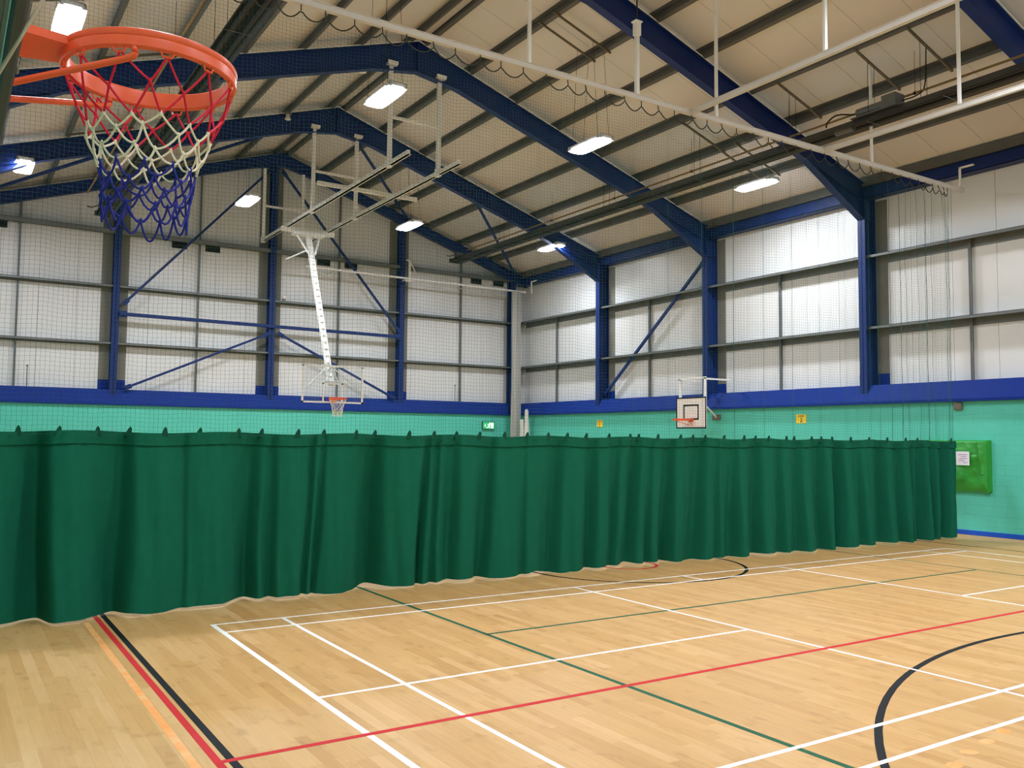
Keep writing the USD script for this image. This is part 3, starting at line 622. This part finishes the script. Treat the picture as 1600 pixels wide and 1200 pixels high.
# ---------------------------------------------------------------- basketball goals
def sag(p, q, d, n=5, out=None):
    t = np.linspace(0, 1, n)[:, None]; r = np.asarray(p)*(1-t)+np.asarray(q)*t; r[:, 2] -= (4*d*t*(1-t))[:, 0]
    return r
def goal_net(parent, c, R, cols, L, cr, levels, names, wob=0., n=12, seed=3):
    """a knotted net below the rim centre c: levels = [(depth, radius, offset half steps)], cols = material of each band."""
    r_ = np.random.default_rng(seed); rows = []
    for k, (d, rr) in enumerate(levels):
        row = []
        for i in range(n):
            a = 2*np.pi*(i+.5*(k % 2))/n+r_.normal(0, .05)*(k > 0)
            row.append(np.array([c[0]+(rr+r_.normal(0, .006)*(k > 0))*math.cos(a)-wob*d, c[1]+(rr+r_.normal(0, .006)*(k > 0))*math.sin(a), c[2]-d+r_.normal(0, .006)*(k > 0)]))
        rows.append(row)
    bands = {}
    for k in range(len(levels)-1):
        for i in range(n):
            a = rows[k][i]; other = [rows[k+1][i], rows[k+1][(i-1) % n]] if k % 2 == 0 else [rows[k+1][i], rows[k+1][(i+1) % n]]
            for b in other:
                mb = bands.setdefault(cols[k], MB()); mid = sag(a, b, .004 if k < 3 else .012, 6)
                mb.tube(mid, cr, 5)
    for i in range(n):                                                      # bottom loops
        a, b = rows[-1][i], rows[-1][(i+1) % n]
        bands[cols[-1]].tube(sag(a, b, .045+.02*r_.random(), 9), cr, 5)
    for k in range(1, len(levels)):                                        # knots
        for p in rows[k]: bands[cols[min(k, len(cols)-1)]].tube([p+[0, 0, .009], p+[0, 0, .003], p-[0, 0, .003], p-[0, 0, .009]], [.001, cr*1.55, cr*1.55, .001], 6)
    for m_, mb in bands.items(): part(parent, 'goal_net', mb, m_, smooth=60, label=names[m_])
RIMP = [(.2245, .004), (.229, .012), (.238, .0145), (.2455, .010), (.247, .002), (.2445, -.006), (.2425, -.008), (.2445, -.011), (.2445, -.036), (.2405, -.040), (.2275, -.040), (.2245, -.036)]
def rim(parent, c, s, board_x, hooks=True):
    """s = direction from the rim to the board along x."""
    t = part(parent, 'rim', MB().ring(RIMP, c, 96), 'rim', smooth=35, label='orange steel ring')
    x0 = c[0]+s*.225
    mb = MB(); xb = board_x
    pts = [(x0-s*.008, -.085, .10), (xb, -.11, .13)]
    mb.prism([(x0+s*.004, c[1]-.075), (xb, c[1]-.1), (xb, c[1]+.1), (x0+s*.004, c[1]+.075)], 2, c[2]-.014, c[2]+.010)
    mb.box(min(xb, xb-s*.006), max(xb, xb-s*.006), c[1]-.1, c[1]+.1, c[2]-.06, c[2]+.025)
    part(parent, 'rim_bracket', mb, 'rim', label='orange bracket between ring and board')
    for q in (-1, 1):                                                       # round support stays below the ring
        p = [(c[0]+.085*s, c[1]+q*.218, c[2]-.03), (c[0]+.082*s, c[1]+q*.219, c[2]-.058), (c[0]+.105*s, c[1]+q*.205, c[2]-.072), (c[0]+.2*s, c[1]+q*.15, c[2]-.1), (xb, c[1]+q*.06, c[2]-.155)]
        part(parent, 'rim_stay', MB().tube(bez(p), .0095, 10), 'rim', smooth=60)
    if hooks:
        for i in range(12):
            mb = MB(); a = 2*np.pi*i/12; e = np.array([math.cos(a), math.sin(a), 0]); o = np.array(c)+e*.236+[0, 0, -.04]
            tt = np.array([-math.sin(a), math.cos(a), 0])
            mb.tube([o-tt*.018, o-tt*.012+[0, 0, -.014], o+tt*.012+[0, 0, -.014], o+tt*.018], .0035, 5)
            part(parent, 'net_hook', mb, 'rim', smooth=60)
    return t
# near goal, over the viewer's head on the left
NC = (-1.955, -6.77, 3.06); NB = -2.33
ng = thing('basketball_goal', 'orange basketball rim with red, white and blue net close by at top left', 'basketball hoop', NC)
rim(ng, NC, -1, NB)
goal_net(ng, (NC[0], NC[1], NC[2]-.05), .23, ['net_red', 'net_red', 'net_white', 'net_white', 'net_white', 'net_blue', 'net_blue', 'net_blue'], 0, .0034,
         [(0, .236), (.075, .205), (.148, .172), (.186, .160), (.226, .148), (.268, .138), (.31, .128), (.35, .122), (.385, .116)],
         {'net_red': 'red upper cords', 'net_white': 'white middle cords', 'net_blue': 'blue lower cords'}, wob=0, n=12)
bw = .9
part(ng, 'backboard', MB().cbox(NB-.024, NB, NC[1]-bw, NC[1]+bw, 2.86, 3.76, .004), 'board_white')
part(ng, 'back_panel', B(NB-.031, NB-.0245, NC[1]-bw, NC[1]+bw, 2.88, 3.76), 'board_back')
part(ng, 'edge_pad', MB().cbox(NB-.022, NB+.008, NC[1]-bw-.01, NC[1]+bw+.01, 2.835, 2.875, .006), 'pad_dark', label='dark padding on the lower edge of the board')
mb = MB()
for z in (2.93, 3.35, 3.72): mb.box(NB-.075, NB-.024, NC[1]-bw+.05, NC[1]+bw-.05, z-.02, z+.02)
for y in (-.84, -.42, 0, .42, .84): mb.box(NB-.075, NB-.024, NC[1]+y-.02, NC[1]+y+.02, 2.9, 3.74)
part(ng, 'board_frame', mb, 'board_back')
for q in (-.4, .4):
    part(ng, 'wall_arm', MB().bar((NB-.07, NC[1]+q, 3.6), (LX, NC[1]+q, 3.6), .05, .05), 'board_grey'); part(ng, 'wall_arm', MB().bar((NB-.07, NC[1]+q, 3.55), (LX, NC[1]+q, 3.0), .04, .04), 'board_grey')
part(ng, 'ring_bolt', MB().tube([(NB+.012, NC[1]-.3+.017*math.cos(a), 2.872+.017*math.sin(a)) for a in np.linspace(0, 2*np.pi, 17)[:-1]], .005, 6, closed=True), 'galv', smooth=60)
part(ng, 'bolt_cap', MB().ring([(.0005, -.016), (.012, -.014), (.018, 0), (.016, .012), (.008, .018), (.0005, .019)], (NB-.034, NC[1]-.33, 2.905), 16), 'yellow_cap', smooth=60, label='yellow green cap behind the board')
rp = thing('hoist_rope', 'thin pale rope crossing the edge of the near backboard at top left', 'rope', (-2.33, -7.46, 2.8))
A, Bq = np.array([-2.372, -7.46, 2.705]), np.array([-2.297, -7.46, 2.885]); d = (Bq-A)/np.linalg.norm(Bq-A)
kk = np.linspace(0, 1, 30)
part(rp, 'strand', MB().tube(np.array([A-d*.6+d*(6.4*k)+np.array([0, .35*k, 0]) for k in kk]), .0042, 7), 'rope', smooth=60)
part(rp, 'wall_cleat', MB().cbox(LX, LX+.06, -7.5, -7.42, (A-d*.6)[2]-.05, (A-d*.6)[2]+.05, .006), 'galv'); part(rp, 'tail', MB().tube([A-d*.6, (LX+.05, -7.46, (A-d*.6)[2])], .0042, 7), 'rope')
e = A-d*.6+d*6.4+np.array([0, .35, 0]); part(rp, 'upper_strand', MB().tube([e, (e[0]+.05, e[1], ztop(e[0])+.01)], .0042, 6), 'rope')

# right wall goal
RC = (14.83, 8.47, 2.56); RB = 15.2
rg = thing('wall_basketball_goal', 'small white backboard with black border and square on the right wall', 'basketball hoop', RC)
rim(rg, RC, 1, RB, hooks=False)
part(rg, 'backboard', MB().cbox(RB, RB+.025, 7.88, 9.06, 2.305, 3.19, .004), 'board_white')
def frame_strip(par, name, x, y0, y1, z0, z1, w, m, lab):
    mb = MB()
    for a, b, c, e in ((y0, y1, z1-w, z1), (y0, y1, z0, z0+w), (y0, y0+w, z0, z1), (y1-w, y1, z0, z1)): mb.box(x-.003, x, a, b, c, e)
    part(par, name, mb, m, label=lab)
frame_strip(rg, 'board_border', RB, 7.88, 9.06, 2.305, 3.19, .04, 'black', 'black border line of the board')
frame_strip(rg, 'target_square', RB, 8.17, 8.77, 2.55, 2.98, .045, 'black', 'black target square')
for y in (8.02, 9.0):
    part(rg, 'upright', MB().bar((RB+.1, y, 2.35 if y < 8.5 else 2.5), (RB+.1, y, 3.72), .06, .06), 'white_paint'); part(rg, 'wall_arm', MB().bar((RB+.1, y, 3.69), (BX+.1, y, 3.69), .05, .05), 'white_paint')
    mb = MB().box(RB+.02, RB+.08, y-.04, y+.04, 2.5, 2.6).box(RB+.02, RB+.08, y-.04, y+.04, 3.0, 3.1); part(rg, 'board_bracket', mb, 'white_paint')
part(rg, 'cross_bar', MB().bar((RB+.1, 7.99, 3.72), (RB+.1, 9.03, 3.72), .06, .06), 'white_paint')
part(rg, 'strut', MB().bar((RB+.1, 8.02, 2.95), (BX-.02, 8.45, 2.64), .04, .04), 'white_paint'); part(rg, 'wall_plate', MB().cbox(BX-.03, BX, 8.3, 8.62, 2.56, 2.72, .005), 'grey_box')

# far goal hung from the roof frames
FC = (6.77, 13.62, 3.06); FB = 14.0
fg = thing('ceiling_basketball_goal', 'clear basketball board on a long white mast hung from the roof at the far end', 'basketball hoop', (6.77, FB, 3.06))
part(fg, 'rim', MB().ring(RIMP, FC, 64), 'rim', smooth=35, label='orange steel ring')
part(fg, 'rim_bracket', MB().prism([(FC[1]+.23, 3.07), (FB, 3.07), (FB, 2.95), (FC[1]+.23, 3.01)], 0, FC[0]-.085, FC[0]+.085), 'rim', label='orange bracket between ring and board')
goal_net(fg, (FC[0], FC[1], FC[2]-.05), .23, ['net_white']*6, 0, .0045, [(0, .236), (.08, .2), (.16, .17), (.23, .15), (.3, .14), (.36, .135), (.4, .135)], {'net_white': 'white cord net'}, seed=5)
xa, xb, za, zb = 5.87, 7.69, 2.93, 3.98
part(fg, 'board_pane', B(xa+.04, xb-.04, FB+.004, FB+.014, za+.04, zb-.04), 'glass', label='clear pane of the backboard')
for nm_, a in (('board_rail', (xa, xb, za, za+.05)), ('board_rail', (xa, xb, zb-.035, zb)), ('board_stile', (xa, xa+.05, za, zb)), ('board_stile', (xb-.05, xb, za, zb))):
    part(fg, nm_, B(a[0], a[1], FB, FB+.03, a[2], a[3]), 'white_paint')
mb = MB()
for x in (FC[0]-.3, FC[0]+.26): mb.box(x, x+.04, FB-.002, FB+.02, 2.97, 3.5)
mb.box(FC[0]-.3, FC[0]+.3, FB-.002, FB+.02, 3.46, 3.5)
part(fg, 'target_square', mb, 'white_paint', label='white target square on the pane')
part(fg, 'back_plate', MB().cbox(FC[0]-.24, FC[0]+.24, FB+.02, FB+.1, 3.48, 3.56, .006), 'white_paint')
for s in (-1, 1):
    part(fg, 'back_stay', MB().bar((FC[0]+s*.1, FB+.25, 3.95), (FC[0]+s*.75, FB+.03, 3.35), .03, .03), 'white_paint')
    part(fg, 'back_stay', MB().bar((FC[0]+s*.02, FB+.12, 4.0), (FC[0]+s*.16, FB+.05, 3.55), .045, .03), 'white_paint')
part(fg, 'top_stay', MB().bar((FC[0]-.28, FB+.1, 4.0), (FC[0]+.28, FB+.1, 3.985), .035, .035), 'white_paint')
part(fg, 'mast', MB().bar((FC[0], FB+.14, 3.45), (6.68, 16.05, 8.1), .16, .1), 'white_paint', label='long white lattice mast')
for k in range(22):                                                        # lattice rungs along the mast
    mb = MB()
    t = .05+k/23; p = np.array([FC[0], FB+.14, 3.45])*(1-t)+np.array([6.68, 16.05, 8.1])*t+np.array([0, -.06, .02])
    mb.bar(p+[-.05, 0, 0], p+[.05, 0, 0], .03, .012, (0, .4, 1))
    part(fg, 'mast_rung', mb, 'white_paint')
ZB = 8.26
for x in (6.02, 7.3):
    part(fg, 'overhead_beam', MB().box(x-.035, x+.035, 7.85, 18.5 if x < 6.5 else 17.6, ZB, ZB+.1).box(x-.06, x+.06, 7.85, 18.5 if x < 6.5 else 17.6, ZB, ZB+.012), 'white_paint')
    for y, zt in ((FRAMES[2], 0), (FRAMES[3], 0), (18.4, 0)):
        top = (10.66 if x < XC else 10.62) if y < 18 else ztop(x)-.5
        part(fg, 'drop_post', MB().box(x-.045, x+.045, y-.045, y+.045, ZB+.1, top), 'white_paint')
        if y < 18: part(fg, 'beam_clamp', MB().box(x-.12, x+.12, y-.13, y+.13, top-.03, top+.02).box(x-.13, x+.13, y-.14, y-.11, top, top+.06), 'white_paint')
        part(fg, 'foot_clamp', MB().box(x-.055, x+.055, y-.08, y+.08, ZB-.03, ZB+.16), 'white_paint')
for y in (FRAMES[2], FRAMES[3], 18.4): part(fg, 'post_tie', MB().bar((6.02, y, 9.43), (7.3, y, 9.43), .06, .06), 'white_paint')
part(fg, 'cross_beam', MB().bar((5.3, 11.6, ZB+.15), (8.1, 11.6, ZB+.15), .08, .1), 'white_paint')
part(fg, 'carriage', MB().box(5.85, 7.5, 16.0, 16.12, ZB-.12, ZB+.02).box(6.2, 7.15, 15.9, 16.2, ZB-.2, ZB-.12), 'white_paint')
part(fg, 'mast_strut', MB().bar((6.3, 16.05, ZB-.15), (6.6, 15.7, 7.45), .05, .05).bar((7.05, 16.05, ZB-.15), (6.78, 15.7, 7.45), .05, .05).bar((6.2, 16.6, 7.4), (6.6, 15.9, 7.6), .04, .04), 'white_paint')

# ---------------------------------------------------------------- small things on the walls
for i, (a, n) in enumerate(((-1.5, 'dark louvred vent cut by the left edge of the picture'), (3.45, 'dark louvred vent left of the gable post, below the rim net'), (4.47, 'dark louvred vent right of the gable post, below the rim net'),
              (8.2, 'dark louvred vent just left of the far basketball mast brace'), (9.2, 'dark louvred vent crossed by the diagonal gable brace'), (14.3, 'dark louvred vent, left of the pair near the far corner'), (15.3, 'dark louvred vent, nearest the far right corner'))):
    x, z = a+.17, 7.97; t = thing('wall_vent', n, 'vent', (x, CY, z))
    part(t, 'frame', MB().box(x-.23, x+.23, CY-.03, CY, z-.1, z-.085).box(x-.23, x+.23, CY-.03, CY, z+.085, z+.1).box(x-.23, x-.215, CY-.03, CY, z-.1, z+.1).box(x+.215, x+.23, CY-.03, CY, z-.1, z+.1), 'vent')
    part(t, 'back', B(x-.22, x+.22, CY-.006, CY, z-.09, z+.09), 'black')
    for k in range(5): part(t, 'slat', MB().bar((x-.215, CY-.018, z-.07+k*.035), (x+.215, CY-.018, z-.07+k*.035), .004, .026, (0, .6, 1)), 'vent')
def text_on_wall(parent, text, y, z, h, m, x):
    """lettering that reads on the right wall (seen looking along +x, so it runs towards -y)."""
    t = meshkit.text_mesh(text, h, .002, bold=True); v = np.array(t.vertices); wdt = v[:, 0].max()
    w = np.stack([x-v[:, 2], y+wdt/2-v[:, 0], z+v[:, 1]], 1); part(parent, 'lettering', (w, np.array(t.faces)), m, label=f'lettering {text}')
for y, z, num, n in ((13.8, 2.51, '1', 'small yellow sign COURT 1 on the mint wall, farther of two'), (5.5, 2.555, '2', 'yellow sign COURT 2 on the mint wall right of the small backboard')):
    t = thing('court_sign', n, 'sign', (BX, y, z)); part(t, 'plate', MB().cbox(BX-.008, BX, y-.16, y+.16, z-.115, z+.115, .002), 'sign_yellow')
    text_on_wall(t, 'COURT', y, z+.045, .042, 'ink' if num == '2' else 'sign_orange', BX-.0085); text_on_wall(t, num, y, z-.085, .1, 'ink' if num == '2' else 'sign_orange', BX-.0085)
t = thing('junction_box', 'small grey box below the blue sill near the curtain end', 'box', (BX, 1.29, 2.76)); part(t, 'body', MB().cbox(BX-.07, BX, 1.2, 1.38, 2.69, 2.84, .006), 'grey_box'); part(t, 'lid', MB().cbox(BX-.078, BX-.07, 1.215, 1.365, 2.705, 2.825, .002), 'grey_box')
# padded green cover with a paper notice
t = thing('wall_pad', 'bright green vinyl cover over a box on the right wall, beside the curtain end', 'wall pad', (BX, 1.1, 1.45))
n1, n2 = 64, 56; Y, Z = np.meshgrid(np.linspace(.62, 2.2, n1), np.linspace(.93, 2.03, n2), indexing='ij')
edge = np.minimum.reduce([(Y-.62)/.10, (2.2-Y)/.10, (Z-.93)/.3+.15, (2.03-Z)/.03]).clip(0, 1)
Xp = BX-.03-.15*np.sqrt(edge)-.085*(meshkit.fbm(np.stack([Y*4, Z*4, Y*0], -1), 4)-.5)*edge-.02*np.sin((Y*1.4+Z)*7)*edge*(Z < 1.7)-.05*np.exp(-((Y-.74-(Z-1.5)*.1)/.03)**2)*(Z > 1.3)*edge
V1 = np.stack([Xp, Y, Z], -1).reshape(-1, 3); V2 = V1.copy(); V2[:, 0] = BX
gi, gj = np.meshgrid(np.arange(n1-1), np.arange(n2-1), indexing='ij'); F = np.stack([gi*n2+gj, gi*n2+gj+1, (gi+1)*n2+gj+1, (gi+1)*n2+gj], -1).reshape(-1, 4)
part(t, 'cover', MB().add(np.vstack([V1, V2]), np.vstack([F, F[:, ::-1]+n1*n2, np.array(rim_faces(n1, n2))[:, ::-1]])), 'mat_green', smooth=40)
part(t, 'side_flap', MB().prism([(.60, .95), (.66, .9), (.67, 2.0), (.6, 2.02)], 0, BX-.1, BX), 'mat_green')
t2 = thing('paper_notice', 'white paper notice with faint violet print on the green pad', 'notice', (BX-.2, 1.1, 1.63))
xn = BX-.232; part(t2, 'sheet', MB().cbox(xn, xn+.003, .955, 1.25, 1.49, 1.785, .0005), 'paper')
for k, (a, b) in enumerate(((1.0, 1.2), (1.02, 1.14), (1.0, 1.17), (1.06, 1.19), (1.0, 1.1))): part(t2, 'print', B(xn-.001, xn, a, b, 1.71-k*.042, 1.722-k*.042), 'ink_violet')
# exit sign
t = thing('exit_sign', 'green lit running man exit sign on the far mint wall', 'exit sign', (14.8, BY, 2.47)); xs_, zs_, ye = 14.85, 2.47, BY-.08
part(t, 'case', MB().cbox(xs_-.27, xs_+.27, ye, BY, zs_-.145, zs_+.145, .008), 'exit_case'); part(t, 'face', B(xs_-.25, xs_+.25, ye-.004, ye, zs_-.125, zs_+.125), 'exit_lit')
yy = ye-.008
part(t, 'door_symbol', B(xs_+.1, xs_+.2, yy, ye-.004, zs_-.1, zs_+.1), 'exit_white')
mb = MB(); a = np.linspace(0, 2*np.pi, 15)[:-1]
mb.prism([(xs_+.045+.026*math.cos(k), zs_+.085+.026*math.sin(k)) for k in a], 1, yy, ye-.004)
for p, q, w in (((.03, .055), (-.01, -.02), .05), ((.02, .045), (-.06, .03), .022), ((.03, .04), (.075, 0), .022), ((-.01, -.02), (.05, -.055), .03), ((.05, -.055), (.03, -.1), .024), ((-.01, -.02), (-.04, -.07), .03), ((-.04, -.07), (-.1, -.075), .024)):
    mb.bar((xs_+p[0], (yy+ye-.004)/2, zs_+p[1]), (xs_+q[0], (yy+ye-.004)/2, zs_+q[1]), .004, w)
part(t, 'running_man', mb, 'exit_white')
mb = MB().prism([(xs_-.2, zs_), (xs_-.14, zs_+.05), (xs_-.14, zs_-.05)], 1, yy, ye-.004); part(t, 'arrow', mb, 'exit_white')
# posts on the sill, brackets, camera, sounders
for x, n in ((-.46, 'thin grey peg standing on the far sill at the left edge'), (13.5, 'thin grey peg standing on the far sill right of the last gable column')):
    t = thing('sill_peg', n, 'peg', (x, 19.0, 3.34)); part(t, 'stem', MB().tube([(x, 19.0, 3.33), (x, 19.0, 3.93)], .012, 8), 'galv', smooth=40); part(t, 'knob', MB().ring([(.0005, -.03), (.022, -.02), (.03, 0), (.022, .02), (.0005, .03)], (x, 19.0, 3.94), 12), 'galv', smooth=60)
for (y, z, n, ln) in ((1.12, 8.0, 'white angle bracket at the eaves above the curtain end', .4), (17.9, 7.93, 'white angle bracket at the eaves in the far right corner', .42)):
    t = thing('eaves_bracket', n, 'bracket', (16.25, y, z)); part(t, 'upright', MB().box(16.13, 16.17, y-.02, y+.02, z-ln, z+.02), 'white_paint'); part(t, 'arm', MB().box(16.13, 16.195, y-.3, y+.02, z, z+.03), 'white_paint')
t = thing('security_camera', 'small white camera on the upper far rail beside the middle gable column', 'camera', (6.9, 18.85, 6.55)); part(t, 'bracket', B(6.86, 6.94, 18.8, 18.91, 6.49, 6.53), 'galv'); part(t, 'dome', MB().ring([(.0005, -.06), (.05, -.05), (.08, 0), (.075, .05), (.0005, .07)], (6.9, 18.83, 6.58), 16), 'white_paint', smooth=60)
for x, y, n in ((5.86, 10.15, 'round pale sounder by the ridge in front of the bright lamp'), (5.2, 13.75, 'round pale sounder by the ridge on the fourth frame')):
    z = ztop(x)-.02; t = thing('ceiling_sounder', n, 'alarm sounder', (x, y, z)); part(t, 'base', MB().ring([(.0005, 0), (.1, 0), (.1, .05), (.0005, .05)], (x, y, z-.04), 20), 'grey_box'); part(t, 'horn', MB().ring([(.0005, -.02), (.03, -.1), (.08, -.14), (.09, -.13), (.05, -.04), (.05, 0), (.0005, 0)], (x, y, z-.04), 20), 'white_paint', smooth=40)
# white cricket net rail and the net gathered in the corner
t = thing('net_rail', 'thin white rail along the far gable carrying the white net', 'rail', (12, 18.3, 7.6)); part(t, 'rail', MB().box(7.4, 16.15, 18.27, 18.33, 7.56, 7.62), 'white_paint')
for x in (11.22,):
    part(t, 'bracket', MB().box(x-.03, x+.03, 18.28, 18.34, 7.5, 8.25).box(x-.15, x+.15, 18.27, 18.35, 7.48, 7.53).box(x-.12, x+.06, 18.28, 18.34, 8.22, 8.26).bar((x+.03, 18.31, 8.2), (x+.4, 18.6, 7.85), .03, .03).bar((x, 18.3, 7.6), (x, 18.87, 7.6), .04, .04), 'white_paint')
for x in (8.5, 13.7, 16.0): part(t, 'stand_off', MB().bar((x, 18.3, 7.59), (x, 19.19, 7.59), .03, .03), 'white_paint')
def drape(parent, name, x, y, z0, z1, r0, r1, m, seed, ecc=.6):
    nz, na = 40, 48; zz = np.linspace(z0, z1, nz); aa = np.arange(na)*2*np.pi/na; r_ = np.random.default_rng(seed); ph = r_.random(4)*6
    v = []
    for z in zz:
        s = (z-z0)/(z1-z0); r = r0*(1-s)+r1*s
        q = 1+.22*np.sin(aa*7+ph[0]+s*1.5)+.12*np.sin(aa*12+ph[1]-s*2)+.06*math.sin(s*9+ph[2])
        v.append(np.stack([x+r*q*np.cos(aa)+.03*math.sin(s*4+ph[3]), y+ecc*r*q*np.sin(aa), np.full(na, z)], 1))
    v = np.array(v).reshape(-1, 3); i, j = np.meshgrid(np.arange(nz-1), np.arange(na), indexing='ij')
    F = np.stack([i*na+j, i*na+(j+1) % na, (i+1)*na+(j+1) % na, (i+1)*na+j], -1).reshape(-1, 4)
    part(parent, name, MB().add(v, F).add(np.vstack([v[:na], [[x, y, z0]], v[-na:], [[x, y, z1]]]), [(k, na, (k+1) % na, (k+1) % na) for k in range(na)]+[(na+1+k, na+1+(k+1) % na, 2*na+1, 2*na+1) for k in range(na)]), m, smooth=60)
t = thing('gathered_net', 'white net drawn into the far right corner behind the curtain', 'net', (15.85, 18.25, 0))
drape(t, 'netting', 15.62, 18.2, .02, 7.56, .17, .1, 'grey_net', 4); drape(t, 'netting', 15.83, 18.22, .02, 7.56, .12, .05, 'grey_net', 6)
drape(t, 'white_skirt', 15.76, 17.62, .02, 3.05, .17, .06, 'white_net', 8); drape(t, 'white_skirt', 15.58, 17.66, .02, 2.7, .1, .06, 'white_net', 9); drape(t, 'white_skirt', 15.86, 17.68, .02, 3.08, .09, .03, 'white_net', 10)
